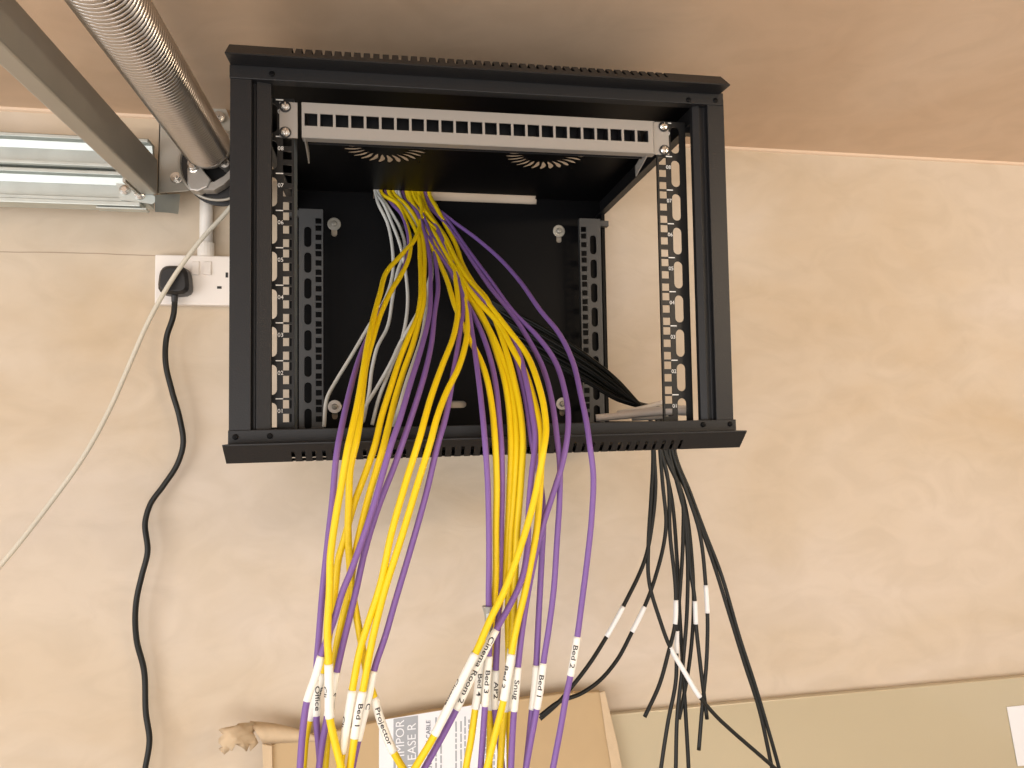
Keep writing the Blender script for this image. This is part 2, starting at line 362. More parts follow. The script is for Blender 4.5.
# ---------------------------------------------------------------- cables
KY = [(185, .408), (200, .392), (230, .33), (260, .25), (300, .135), (340, .045), (380, -.02), (420, -.060), (450, -.078), (520, -.086), (620, -.094), (768, -.105), (900, -.11)]
def ydef(v):
    if v <= KY[0][0]: return KY[0][1]
    for (a, p), (b, q) in zip(KY, KY[1:]):
        if v <= b: return p+(q-p)*(v-a)/(b-a)
    return KY[-1][1]
def sstep(a, b, x): t = max(0, min(1, (x-a)/(b-a))); return t*t*(3-2*t)
def put_tag(cable, path, r, v0, v1, words, turn, tm, size=.0052):
    # path samples between picture heights v0..v1 give the sleeve
    idx = [i for i, p in enumerate(path) if v0 <= pix(p)[1] <= v1]
    # keep last contiguous run
    run = [idx[0]]
    for i in idx[1:]:
        if i == run[-1]+1: run.append(i)
        else: run = [i]
    sub = [path[i] for i in run]
    bm = bmesh.new(); tube(bm, sub, r+.0006, 14)
    t = obj('cable_tag', bm, tm, smooth=True); t.parent = cable
    if words:
        L = [0]
        for a, b in zip(sub, sub[1:]): L.append(L[-1]+(b-a).length)
        me = text_mesh(words, size, .00007); me.transform(Matrix.Diagonal((1.62, 1.12, 1, 1))); R = r+.00085
        w = max(v.co.x for v in me.vertices)-min(v.co.x for v in me.vertices); sc = min(1, (L[-1]*.92)/max(w, 1e-4))
        bmt = bmesh.new(); bmt.from_mesh(me); bpy.data.meshes.remove(me)
        bmesh.ops.triangulate(bmt, faces=bmt.faces)
        for _ in range(2): bmesh.ops.subdivide_edges(bmt, edges=[e for e in bmt.edges if e.calc_length() > .0012], cuts=1); bmesh.ops.triangulate(bmt, faces=bmt.faces)
        for v in bmt.verts:
            s = L[-1]/2+v.co.x*sc; k = 0
            while k < len(L)-2 and L[k+1] < s: k += 1
            f = (s-L[k])/max(L[k+1]-L[k], 1e-6); c = sub[k].lerp(sub[k+1], f); T = (sub[k+1]-sub[k]).normalized()
            toc = (CPv-c); toc = (toc-T*toc.dot(T)).normalized(); side = toc.cross(T)*1.0   # picture-right of a downward path
            if side.dot(RT) < 0: side = -side
            a = v.co.y*sc/R+turn
            v.co = c+(toc*math.cos(a)+side*math.sin(a))*R
        me2 = bpy.data.meshes.new('tag_lettering'); bmt.to_mesh(me2); bmt.free()
        tx = link('tag_lettering', me2, M['ink']); tx.parent = t
CPv = CP.copy()
def cable(pts, layer, color, r, label, tags=(), group=None, name='network_cable', ends_in=None, from_slot=True, ys=None):
    P = []
    for i, p in enumerate(pts):
        u, v = p[0], p[1]
        y = p[2] if len(p) > 2 else ydef(v)-layer*.0066*(.15+.85*sstep(230, 460, v))
        P.append(at(u, v, y))
    if from_slot:                                       # rises through the rear slot of the top panel to the ceiling
        x = min(max(P[0].x, -.138), .147); yy = .4015+.003*(layer % 3)*.7+(.007 if color in ('pur', 'blk') else 0)
        P[0] = Vector((x, yy, ZT-.002)); P = [Vector((x-.004, WY-.0035, .4420)), Vector((x-.002, yy+.005, .4350))]+P
    path = spline(P, 9)
    bm = bmesh.new(); tube(bm, path, r, 10)
    o = obj(name, bm, M[color], smooth=True); tag(o, label, 'cable', group)
    for t in tags: put_tag(o, path, r, *t)
    return o
Y, Pu = .0037, .0033
T = M['tag']
gy, gp, gb, gw = 'yellow network cables', 'purple network cables', 'black coax cables', 'white cables inside the cabinet'
# --- left bunch
cable([(381, 190), (397, 203), (404.7, 220), (410, 239), (408.6, 258), (401.6, 274), (390.6, 292), (381, 313), (373, 338), (366.7, 361), (362.5, 390), (359.4, 423), (356.7, 440), (350.4, 468), (348.8, 502), (348, 529), (349.4, 559), (352.5, 592), (357, 618), (363, 652), (368, 678), (373, 694), (382, 724), (393.6, 752), (405, 772), (425, 810)], 1.2, 'ply', Y,
      'yellow network cable tagged Projector, slanting right behind its bunch', [(696, 752, 'Projector', 0, T, .0062)], gy)
cable([(418, 191), (421, 203), (421, 219), (415.6, 238), (400, 256.6), (387.5, 270.6), (380, 294), (374, 316), (368.5, 340), (363, 373), (357, 407), (351.5, 432), (348.5, 445), (342, 482), (334.8, 523), (330.6, 555), (329.6, 590), (327.5, 636), (328.7, 664), (329, 690), (329.8, 718), (333, 734), (341.4, 768), (352, 815)], 4, 'ply', Y,
      'leftmost front yellow network cable, its white tag bent toward bottom right', [(664, 718, 'Cli', -1.1, T, .0058)], gy)
cable([(389, 191), (401.6, 206.6), (412.5, 223.8), (418.8, 239), (420, 258), (421, 280), (420.5, 300), (417, 318), (409, 336), (400, 358.8), (390.6, 388), (381, 419), (375, 445), (367, 469), (354.6, 502.5), (344, 540), (339, 557), (335.8, 582), (331, 622), (324, 665), (315, 700), (307, 730), (303, 768), (300, 815)], .2, 'ply', Y,
      'yellow network cable crossing rearmost to the far left behind purple cables', [(672, 722, 'Bed 3', 1.0, T, .0055)], gy)
cable([(393.8, 191), (404.7, 203.4), (417, 220.6), (422.7, 237.8), (424.5, 255), (424, 280), (423.5, 303), (418.8, 323), (412.5, 346), (403, 373), (394.8, 400), (387.5, 430), (382, 452), (377.5, 467), (370, 492), (363, 519), (358, 540), (353, 568), (348, 597), (342.6, 618), (337, 645), (334, 668), (331, 700), (328, 730), (325, 768), (322, 815)], .6, 'ply', Y,
      'yellow network cable hidden lower down behind the leftmost front one', [(668, 722, None, 0, T)], gy)
cable([(409, 191), (423, 217.5), (437.5, 231.6), (447, 250), (453, 267.5), (457, 290), (458, 311), (453, 338), (441.7, 367), (430, 400.4), (419, 440), (404.7, 486), (391.5, 533), (379.7, 587), (368.5, 622), (361, 646), (353, 686), (347, 722), (341.4, 757), (338, 790), (334, 820)], 3, 'ply', Y,
      'left of the two parallel yellow network cables running down centre left', [(687, 756, 'Cli', -1.15, T, .0056)], gy)
cable([(413, 191), (430, 217), (443.8, 234.7), (451.6, 250), (459.4, 270.6), (464.5, 292), (467.7, 313), (465.6, 344), (458, 369), (445.8, 394), (436, 421), (431, 440), (417, 486), (401, 539), (384, 593), (373, 637), (363.4, 688), (358, 715), (354, 741), (350, 768), (345, 815)], 3.2, 'ply', Y,
      'yellow network cable tagged Bed 1, right of the parallel yellow pair', [(689, 741, 'Bed 1', .15, T, .0062)], gy)
cable([(386, 191), (402, 215), (409, 245), (400, 276), (384, 304), (370, 333), (360.5, 355.4), (348.6, 396), (341, 430), (338, 445), (331.7, 507), (327.5, 544), (322.5, 592), (319, 636), (316.5, 669), (316.5, 700), (316.5, 720), (319, 748), (322, 790), (324, 820)], .4, 'pur', Pu,
      'purple network cable tagged Office, outermost on the left of its bunch', [(679, 716, 'Office', .2, T, .0060)], gp)
cable([(403, 191), (417, 212), (426, 238), (430, 262), (430.5, 285), (429.7, 312), (421, 349), (409.4, 386.6), (398, 425), (391, 445), (381.7, 477.5), (373.3, 506.7), (363, 538), (351, 571), (342.5, 592), (334, 620), (323, 650), (315, 677), (307, 701), (303, 729), (300, 768), (297, 815)], 3.4, 'pur', Pu,
      'purple network cable crossing leftward, white tag lowest left of the bunch', [(653, 701, None, 0, T)], gp)
cable([(406, 191), (421, 212), (431, 237.7), (436.5, 268), (438, 290), (434.8, 312), (431, 346), (423, 380), (409, 424), (402.5, 443), (394, 467), (381.7, 498), (371, 529.6), (363, 559), (356.7, 588), (349.5, 618), (342.6, 646), (336.8, 672), (332, 695), (327, 718), (322, 745), (319, 768), (315, 815)], 2.0, 'pur', Pu,
      'purple network cable with half hidden tag, second purple from the left crossing', [(672, 716, 'S', .5, T, .0058)], gp)
cable([(416, 191), (434, 222), (449, 255), (460, 285), (463.5, 305), (460, 332.5), (453.4, 373), (443.5, 425), (439, 440), (426.6, 492), (409.5, 553), (395, 602), (385, 637), (375, 667), (368, 700), (361, 728), (356, 750), (350, 780), (345, 820)], 2.2, 'pur', Pu,
      'purple network cable right beside the parallel yellow pair, widest gap to its right', [(667, 742, 'C', .4, T, .0058)], gp)
# --- right bunch
cable([(411, 191), (428, 238), (441.6, 258), (455, 278), (466, 300), (472.5, 336), (476.7, 365), (480.8, 398), (485, 442), (487.7, 482), (488.8, 523), (489, 565), (488.7, 600), (489.5, 630), (489, 656), (487, 680), (485, 706), (483, 735), (480.7, 768), (478, 815)], 2.4, 'pur', Pu,
      'purple network cable tagged Bed 3, wrapped with grey tape above the tag', [(655, 706, 'Bed 3', 0, T, .0062)], gp)
cable([(407, 191), (424, 232), (438, 259.7), (446.9, 280), (455, 306), (463, 325), (470, 340), (479, 357), (487, 379.6), (492, 407), (495, 440), (496.7, 482), (496, 523), (494.6, 595), (489, 635), (480, 666), (478, 690), (475, 711), (471, 740), (466, 768), (461, 815)], 1.6, 'ply', Y,
      'yellow network cable tagged Bed 4, left end of the right bunch', [(658, 711, 'Bed 4', .25, T, .0060)], gy)
cable([(414, 191), (430, 230), (446, 262), (460, 290), (470.4, 309), (483, 336), (491, 361), (496.5, 390), (499.6, 423), (501.3, 445), (502, 492), (501, 534), (499, 600), (497.5, 636), (495.8, 670), (495, 690), (495, 711), (499, 738), (502, 768), (505, 815)], 1.0, 'pur', Pu,
      'purple network cable tagged AP2, just right of the Bed 3 tag', [(670, 711, 'AP2', .25, T, .0062)], gp)
cable([(410, 191), (432, 240), (452, 272), (472.5, 302.5), (487, 327.5), (497.5, 356.7), (504.8, 382), (509.5, 415), (511, 442), (509.6, 492), (507.5, 534), (504, 575), (498, 615), (492, 655), (491, 690), (490.5, 715), (490, 740), (489, 768), (487, 815)], .2, 'ply', Y,
      'yellow network cable running behind the Bed 3 tagged purple cable', [(664, 712, None, 0, T)], gy)
cable([(419, 191), (440, 235), (460, 272), (483, 317), (495.4, 342), (507, 371), (514, 404.6), (517, 440), (514.5, 492), (511, 534), (509.5, 575), (508, 620), (509, 665), (509.6, 700), (509.6, 730), (510, 768), (510, 815)], .6, 'ply', Y,
      'middle of three yellow network cables side by side in the right bunch', [(662, 712, None, 0, T)], gy)
cable([(429.7, 192), (436, 206.6), (446, 226), (454.7, 242.5), (464, 267.5), (474, 284), (487, 299.5), (493.3, 315), (503.8, 344), (514, 379.6), (520.4, 411), (523, 442), (521, 482), (517, 534), (514.8, 586), (512, 640), (508, 680), (504, 715), (500, 768), (497, 815)], 1.6, 'ply', Y,
      'yellow network cable leaving the slot furthest right of the yellow ones', [(645, 712, None, 0, T)], gy)
cable([(417, 191), (436, 228), (448, 255), (465, 283), (482, 300), (495.4, 313), (508, 329.6), (518.3, 350.4), (526, 379.6), (532, 411), (535.5, 440), (532, 471), (528.5, 513), (527, 552), (521.5, 580), (510, 605), (498, 626.5), (483, 655), (470, 681), (456.4, 709.5), (443, 735), (424.5, 768), (400, 812)], 3.7, 'pur', Pu,
      'purple network cable tagged Cinema Room 2, slanting to lower left', [(627, 709.5, 'Cinema Room 2', .05, T, .0066)], gp)
cable([(421, 191), (440, 230), (456, 262), (476, 290), (497, 318), (512, 348), (521, 378), (527, 407), (532.5, 445), (539, 475), (542.5, 500), (543.3, 523), (542, 552.5), (539.8, 595), (538, 630), (536.4, 662), (534.5, 690), (531.5, 715), (529, 740), (526, 768), (523, 815)], 1.2, 'pur', Pu,
      'purple network cable with tag tucked behind left of the Bed 1 tag', [(662, 712, None, 0, T)], gp)
cable([(415, 191), (436, 236), (456, 270), (480, 303), (499.6, 325), (512, 348), (524.6, 371), (534, 400), (539.5, 425), (541.5, 447), (541, 470), (539.5, 498), (536.7, 529.6), (531, 562), (525, 592), (518, 621), (512, 651), (508, 676), (503, 703), (495, 735), (487, 768), (477, 812)], 3.6, 'ply', Y,
      'yellow network cable tagged Bed 2, second front yellow in the right bunch', [(652, 703, 'Bed 2', -.8, T, .0060)], gy)
cable([(422, 191), (444, 236), (466, 276), (490, 306), (510, 331.7), (526.7, 354.6), (537, 379.6), (544.5, 411), (546, 432), (543.5, 450), (540.5, 469), (534.6, 498), (526, 530), (515.8, 561), (503, 594), (491, 618), (477, 650), (462, 680), (447, 710), (433, 738), (415, 768), (392, 808)], 5.2, 'ply', Y,
      'front yellow network cable slanting lower left with a long blank tag', [(651, 738, 'Cinema', -1.1, T, .0055)], gy)
cable([(424, 191), (444, 222), (458, 240), (475, 265), (493, 291), (508, 309), (528.8, 340), (543.3, 369), (551.7, 400), (557, 437), (559.6, 461), (559.8, 492), (556.8, 544), (553.5, 592), (549, 627), (543.4, 663), (540, 690), (536.4, 711), (531, 740), (526, 768), (519, 815)], 2.2, 'pur', Pu,
      'purple network cable tagged Bed 1, between the Snug and Bed 2 tags', [(663, 711, 'Bed 1', -.1, T, .0064)], gp)
cable([(426, 191), (447, 220), (465, 246), (490, 280), (516, 315), (537, 336), (553.8, 359), (564, 388), (568.3, 419), (566.9, 440), (562, 465), (553, 494), (543, 525.4), (535.5, 555), (528.5, 590), (522.5, 628), (518.3, 664), (516, 690), (514, 711), (512.5, 735), (511, 768), (509, 815)], 3.0, 'pur', Pu,
      'purple network cable tagged Snug, ending beside the yellow Bed 2 tag', [(664, 711, 'Snug', 0, T, .0064)], gp)
cable([(428, 191), (448, 217.4), (475.4, 237.7), (500, 259), (520.4, 282), (540, 310), (560, 335), (572.5, 361), (581, 396), (587, 425.4), (590, 447), (593, 470), (592, 513), (587, 562), (582, 601), (577.7, 634), (574, 657), (570, 678), (565.5, 700), (561.3, 724), (553, 768), (545, 812)], 2.6, 'pur', Pu,
      'purple network cable tagged Bed 2, rightmost of all the purple ones', [(634, 678, 'Bed 2', -.1, T, .0064)], gp)
# grey tape wrap on the Bed 3 cable
b3 = [o for o in COL.objects if o.name.startswith('network_cable') and 'grey tape' in o.get('label', '')][0]
bm = bmesh.new(); c0 = at(488.7, 606, ydef(606)-2.4*.0066); c1 = at(488.9, 640, ydef(640)-2.4*.0066)
pts = [c0+(c1-c0)*t for t in (0, .2, .4, .7, 1)]
tube(bm, pts, .005, 9, True, [.0072, .0052, .0043, .0041, .0039]); w = obj('tape_wrap', bm, M['foil']); w.parent = b3; w['label'] = 'flared grey tape wrap'
# --- thin white cables inside the cabinet
Wr = .0028
def white(pts, label):
    cable(pts, 0, 'wht', Wr, label, (), gw, name='signal_cable')
white([(371, 192), (378, 203, .385), (387, 222, .37), (392, 245, .35), (392.5, 275, .33), (386, 297, .31), (367, 329, .29), (350, 358, .27), (336, 381, .26), (327.5, 397, .25), (324, 427, .25)], 'white cable curving furthest left to the cabinet floor')
white([(374, 193), (383, 203, .385), (391, 221, .37), (401, 248, .34), (406, 275, .32), (407.5, 306, .30), (402, 339, .28), (389, 372, .26), (379, 398, .25), (372, 425, .25)], 'white cable ending freely right of the other floor ones')
white([(378, 192), (388, 207, .385), (400, 228, .37), (405, 248, .35), (397.5, 272, .33), (392.6, 298, .31), (387.5, 327, .29), (377, 348, .27), (372, 369, .26), (368.8, 394, .25), (363, 422, .25)], 'white cable dropping straight between the two curved white ones')
white([(396, 192), (412, 222, .36), (427, 247, .32), (431, 264, .30), (427, 289, .28), (420, 308, .27), (412.5, 322, .26), (400, 343, .26), (391.7, 361, .25), (376, 389, .25), (365.6, 407, .24), (361, 424, .24)], 'white cable crossing to the left behind the yellow pair')
white([(399, 192), (415, 222, .35), (430, 250, .30), (432, 270, .26), (427, 302.5, .20), (422, 336, .14), (414.6, 359, .10), (406, 384, .07), (399, 408, .05), (393, 428, .06)], 'white cable tucked beside the yellow and purple strands, centre left')
# --- black coax: slot -> right-hand side opening -> hanging
Br = .0030
hang = [
 ([(654, 452), (655.5, 487), (652, 525), (646, 556), (625.5, 602), (604, 641), (590, 663), (574, 684), (556, 705), (540, 719)], [(603, 641)], 'black coax cable reaching furthest left, tag the leftmost white one'),
 ([(660, 452), (663, 487), (666, 525), (656, 575), (644.6, 606.5), (632, 632), (617, 660), (598, 682), (582, 693), (557, 703), (540, 716)], [(606, 633)], 'black coax cable bent low left, its tag second from the left'),
 ([(653, 455), (651, 500), (648.5, 542), (649, 581), (659.6, 619), (670, 647), (684, 671), (700, 697), (716, 716), (732, 731), (755, 751), (777, 770)], [(647, 697)], 'black coax cable with the slanting tag, crossing to lower right'),
 ([(661, 450), (667, 474), (670, 534), (675.8, 597), (675, 624), (668, 654), (659.6, 684), (644.6, 717)], [(598, 624)], 'black coax cable ending free left of the others with short tag'),
 ([(669, 450), (677, 483), (687, 525), (690, 568), (694.6, 598), (696, 624), (700, 662), (707, 719)], [(598, 625)], 'black coax cable with middle tag and tip just above board edge'),
 ([(672, 450), (685, 487), (699, 530), (705.7, 585), (707.4, 613), (706.5, 662), (702, 710), (698.8, 750)], [(585, 614)], 'black coax cable with the rightmost white tag, hanging straight'),
 ([(666, 450), (682, 495), (683, 538), (680, 590), (677, 628), (676.6, 653), (676, 679), (668, 722), (661, 768), (657, 800)], [(628, 654)], 'black coax cable with the lowest upright tag below the board edge'),
 ([(664, 450), (680, 490), (687, 547), (687, 611), (683, 662), (677, 720), (675.8, 768), (675, 800)], [], 'untagged black coax cable hanging down centre past the picture edge'),
 ([(668, 452), (684, 500), (692, 560), (693, 624), (689.5, 662), (684, 695), (679, 719)], [], 'untagged black coax cable with free tip at centre'),
 ([(663, 454), (672, 500), (677, 560), (680, 620), (683, 670), (686, 720), (688.6, 768), (690, 800)], [], 'untagged black coax cable on the right of the low hanging pair'),
 ([(671, 452), (687, 493), (701, 528), (713, 562), (732, 623), (745, 665), (758, 705), (772, 768), (779, 800)], [], 'left of two long black coax cables sweeping to lower right'),
 ([(675, 452), (690, 492), (706, 535), (719, 568), (740.7, 641), (755, 685), (766, 722), (779, 768), (787, 800)], [], 'right of two long black coax cables sweeping to lower right'),
]
for i, (h, tg, lab) in enumerate(hang):
    a = (i % 4-1.5)*5.0; b = (i//4-1)*.011; q = (i*5 % 12)/11.
    lead = [(376+q*24, 191, .400), (390+q*26, 214, .398-.004*(i % 3)), (418+q*22, 242+a*.3, .388), (458+a*.4, 278+q*10, .372), (497+a*.2, 303+q*26, .355), (545, 329+q*30, .322+b), (590, 358+q*26, .275+b), (618, 381+q*19, .238+b), (637+q*4, 402+q*5, .213+b), (h[0][0]-9+q*4, 411+q*2, .200+b), (h[0][0]-1.5, 425, .196+b)]
    yh = .195+b
    pts = lead+[(u, v, yh-(v-450)*.00012) for u, v in h]
    cable(pts, i % 3, 'blk', Br, lab, [(t[0], t[1], None, 0, M['tagb']) for t in tg], gb, name='coax_cable')
# --- short white cable ends lying on the cabinet floor at the right
for (p, lab, r_) in (([(596, 418, .10), (625, 415.5, .09), (650, 413, .07), (668, 411.5, .05), (689, 412, .035)], 'thick white cable end lying along the cabinet floor at the right', .0052),
                 ([(610, 416.5, .13), (640, 411.5, .10), (668, 408.5, .07), (690, 408, .05)], 'white cable end behind the thick one on the cabinet floor', .0040),
                 ([(632, 418, .10), (650, 417, .09), (668, 415.5, .08)], 'white cable end lying lowest on the cabinet floor beside the thick one', .0044),
                 ([(618, 413, .16), (640, 408.5, .14), (664, 402, .13)], 'short grey white cable tip sticking up at the right rail foot', .0034)):
    cable(p, 0, 'sock', r_, lab, (), 'loose ends on the cabinet floor', name='signal_cable', from_slot=False)
# ---------------------------------------------------------------- mains lead, plug, socket, conduit, white cord
SY = WY-.014
sk = Grp('power_socket', at(191, 308, SY), 'white double power socket on the plaster left of the cabinet', 'power socket')
xs0, xs1, zs0, zs1 = -.4985, -.3555, .2175, .3015
bm = bmesh.new(); box(bm, xs0+.001, xs1-.001, SY-.001, WY, zs0+.001, zs1-.001); sk.add(obj('back_box', bm, M['sock'], bevel=.002))
bm = bmesh.new(); box(bm, xs0, xs1, SY-.010, SY, zs0, zs1); sk.add(obj('face_plate', bm, M['sock'], bevel=.0025))
for u in (195.5, 207.5):
    c = at(u, 268, SY-.012); bm = bmesh.new(); hexa(bm, [(c.x-.0062, SY-.010, c.z-.012), (c.x+.0062, SY-.010, c.z-.012), (c.x+.0062, SY-.010, c.z+.012), (c.x-.0062, SY-.010, c.z+.012), (c.x-.0055, SY-.0155, c.z-.011), (c.x+.0055, SY-.0155, c.z-.011), (c.x+.0055, SY-.0125, c.z+.011), (c.x-.0055, SY-.0125, c.z+.011)])
    sk.add(obj('rocker_switch', bm, M['sock'], bevel=.0006))
for u, v, w, h in ((226.8, 275, .004, .0085), (219.3, 287.5, .0072, .0042), (234, 287.5, .0072, .0042)):
    c = at(u, v, SY-.0105); bm = bmesh.new(); box(bm, c.x-w/2, c.x+w/2, SY-.0106, SY-.009, c.z-h/2, c.z+h/2); sk.add(obj('socket_hole', bm, M['hole']))
pg = Grp('mains_plug', at(174, 296, SY-.03), 'black mains plug pushed into the left half of the socket', 'plug')
bm = bmesh.new(); c = at(174.5, 280.5, SY-.03)
def rtrap(wb, wt, hb, ht, y, k=.35):
    pts = []
    base = [(-wb, -hb), (wb, -hb), (wt, ht), (-wt, ht)]
    for i in range(4):
        p = Vector(base[i]); a = Vector(base[i-1]); b = Vector(base[(i+1) % 4])
        for t in range(5):
            q = t/4; s = p+(a-p)*k*(1-q)**2; s = s+(b-p)*k*q**2; pts.append((c.x+s.x, y, c.z+s.y))
    return pts
rings = [[bm.verts.new(p) for p in rtrap(wb, wt, hb, ht, y)] for wb, wt, hb, ht, y in ((.026, .021, .024, .024, SY-.0105), (.0265, .0215, .0245, .0245, SY-.018), (.0255, .0205, .0235, .0235, SY-.034), (.021, .016, .019, .019, SY-.041))]
for a, b in zip(rings, rings[1:]):
    for k in range(20): bm.faces.new((a[k], a[(k+1) % 20], b[(k+1) % 20], b[k]))
bm.faces.new(rings[0]); bm.faces.new(rings[-1][::-1])
pg.add(obj('plug_body', bm, M['rubber'], bevel=.001))
bm = bmesh.new(); p0 = at(175, 292, SY-.022); p1 = at(174.5, 302, SY-.022); tube(bm, [p0, p0.lerp(p1, .5), p1], .0055, 12, True, [.0062, .0055, .0048]); pg.add(obj('cord_grip', bm, M['rubber'], smooth=False))
mp = [(175, 297), (173.5, 315), (166.5, 338), (165.6, 362), (172, 391), (179.7, 418), (183, 446), (177, 465), (164, 485), (150, 505), (145.5, 520), (147.5, 553), (142, 575), (136.5, 600), (136.5, 639), (144, 670), (146, 714), (149.5, 740), (145, 770), (141, 800), (143, 840)]
cable([(u, v, (SY-.022 if v < 320 else WY-.024)+.006*math.sin(v*.03)*(v > 320)) for u, v in mp], 0, 'blk', .0045, 'black power lead hanging in waves from the plug', name='power_cable', from_slot=False)
cable([(262, 150, .37), (247, 183, .37), (229.7, 208, .37), (200, 241, .365), (175, 275, .36), (153, 312.5, .355), (125, 375, .35), (115, 398, .345), (86, 452.7, .33), (48, 506, .32), (0, 566, .30), (-60, 630, .28)], 0, 'cord', .0036, 'cream white cord hanging diagonally across the socket to lower left', name='pull_cord', from_slot=False)
pc = Grp('conduit_pipe', at(207, 255, WY), 'white conduit running up from the socket behind the spring', 'conduit')
a0 = Vector((at(206, 254, WY-.0115).x, WY-.0115, .3012)); a1 = Vector((a0.x, a0.y, ZC-.002))
bm = bmesh.new(); tube(bm, [a0, a0.lerp(a1, .5), a1], .0105, 18); pc.add(obj('pipe', bm, M['pipe'], smooth=True))
bm = bmesh.new(); tube(bm, [a0+Vector((0, -.001, .0)), a0+Vector((0, -.001, .024))], .0135, 18); pc.add(obj('coupler', bm, M['pipe'], smooth=False))
# ---------------------------------------------------------------- garage door hardware
SX, SZ = -.396, .4535
sp = Grp('torsion_spring', (SX, .33, SZ), 'thick coiled steel torsion spring on its shaft below the ceiling', 'door spring')
R0, rw, pitch = .0340, .0031, .0066
pts = []; n = int((.300+.62)/pitch*26)
bm = bmesh.new()
for i in range(n+1): a = i/26*2*math.pi; pts.append(Vector((SX+R0*math.cos(a), .300-i/26*pitch, SZ+R0*math.sin(a))))
tube(bm, pts, rw, 7); sp.add(obj('coil', bm, M['spring'], smooth=True))
bm = bmesh.new(); lathe(bm, [(-.62-.0, .0127), (.385, .0127)], (SX, 0, SZ), 'y', 20); sp.add(obj('shaft', bm, M['galvd'], smooth=False))
bm = bmesh.new(); lathe(bm, [(.283, .0298), (.303, .030), (.305, .0345), (.312, .0345), (.322, .027), (.336, .023), (.340, .018)], (SX, 0, SZ), 'y', 28)
sp.add(obj('winding_cone', bm, M['cast'], smooth=False, bevel=.001))
for a in (math.radians(228), math.radians(318), math.radians(35)):
    ca, sa = math.cos(a), math.sin(a); c = Vector((SX+ca*.034, .325, SZ+sa*.034))
    bm = bmesh.new(); tube(bm, [Vector((SX+ca*.012, .326, SZ+sa*.012)), c], .0095, 14, True, [.0105, .0085])
    lathe(bm, [(-.012, .0075), (.012, .0075)], (c.x, c.y, c.z), 'y', 14)
    sp.add(obj('cone_lug', bm, M['cast'], bevel=.0008))
    bm = bmesh.new(); lathe(bm, [(-.020, .0048), (-.012, .0055)], (c.x, c.y, c.z), 'y', 6); sp.add(obj('set_screw', bm, M['steel']))
bm = bmesh.new(); prism(bm, [at(u, v, .312) for u, v in ((187, 168), (192, 162), (199, 162), (203, 170), (211, 179), (207, 187), (198, 191), (190, 190), (187, 183))], (0, .022, 0)); sp.add(obj('clamp_lug', bm, M['cast'], bevel=.002))
c = at(193.5, 168, .312); bm = bmesh.new(); lathe(bm, [(0, .0085), (-.002, .0080), (-.003, .0058), (-.009, .0056), (-.010, .004)], tuple(c), 'y', 18); sp.add(obj('clamp_bolt', bm, M['steel']))
bm = bmesh.new(); q = [at(u, v, .316) for u, v in ((203, 186), (214, 186), (224, 180), (236, 168))]; 
for a, b in zip(q, q[1:]):
    d = Vector((0, .02, 0)); h = Vector((0, 0, .0065)); hexa(bm, [a-h, b-h, b-h+d, a-h+d, a+h, b+h, b+h+d, a+h+d])
sp.add(obj('clamp_strap', bm, M['cast']))
# cable drum
dr = Grp('cable_drum', (SX, .36, SZ-.05), 'black and grey cable drum behind the spring end', 'drum')
bm = bmesh.new(); lathe(bm, [(.3405, .030), (.342, .055), (.346, .0555), (.348, .046), (.366, .046), (.368, .0585), (.372, .0585)], (SX+.008, 0, SZ-.017), 'y', 40); dr.add(obj('drum_body', bm, M['rubber']))
bm = bmesh.new()
ring = []
for k in range(41): a = 2*math.pi*k/40; ring.append(Vector((SX+.008+.0575*math.cos(a), .341, SZ-.017+.0575*math.sin(a))))
tube(bm, ring, .0024, 8); dr.add(obj('drum_rim', bm, M['galvd'], smooth=True))
# bearing plate bolted near the wall
bp = Grp('bearing_plate', at(175, 190, .376), 'pale steel bearing plate with bolts beside the spring end', 'bracket')
bm = bmesh.new(); prism(bm, [at(u, v, .376) for u, v in ((159, 118), (178, 120), (190, 150), (193, 186), (188, 191), (157, 193))], (0, .003, 0)); prism(bm, [at(159, 118, .376), at(157, 193, .376), at(157, 193, .376)+Vector((0, .045, 0)), at(159, 118, .376)+Vector((0, .045, 0))], (.003, 0, 0)); bp.add(obj('plate', bm, M['galvd'], bevel=.0008))
for u, v in ((176.5, 178), (219, 117)):
    c = at(u, v, .374); 
    bm = bmesh.new(); lathe(bm, [(0, .0095), (-.0015, .0095), (-.0016, .0085), (-.002, .0085)], tuple(c), 'y', 20); lathe(bm, [(-.002, .0066), (-.008, .0066)], tuple(c), 'y', 6); lathe(bm, [(-.008, .0038), (-.011, .0034)], tuple(c), 'y', 12)
    bp.add(obj('bolt', bm, M['steel']))
bm = bmesh.new(); prism(bm, [at(u, v, .379) for u, v in ((205, 100), (224, 104), (232, 125), (232, 150), (215, 150))], (0, .003, 0)); bp.add(obj('plate_wing', bm, M['galvd']))
# cross bar (runs towards the viewer)
cb = Grp('cross_bar', (-.49, .33, .37), 'grey rectangular steel bar under the ceiling left of the spring', 'steel bar')
br = at(157.5, 195, .335); bw, bh = .025, .057
bm = bmesh.new(); box(bm, br.x-bw, br.x, -.62, .335, br.z, br.z+bh); cb.add(obj('bar', bm, M['galvd'], bevel=.003))
bm = bmesh.new(); box(bm, br.x-bw-.004, br.x-bw+.0, .27, .335, br.z-.002, br.z+bh*.9); cb.add(obj('end_flange', bm, M['galvd']))
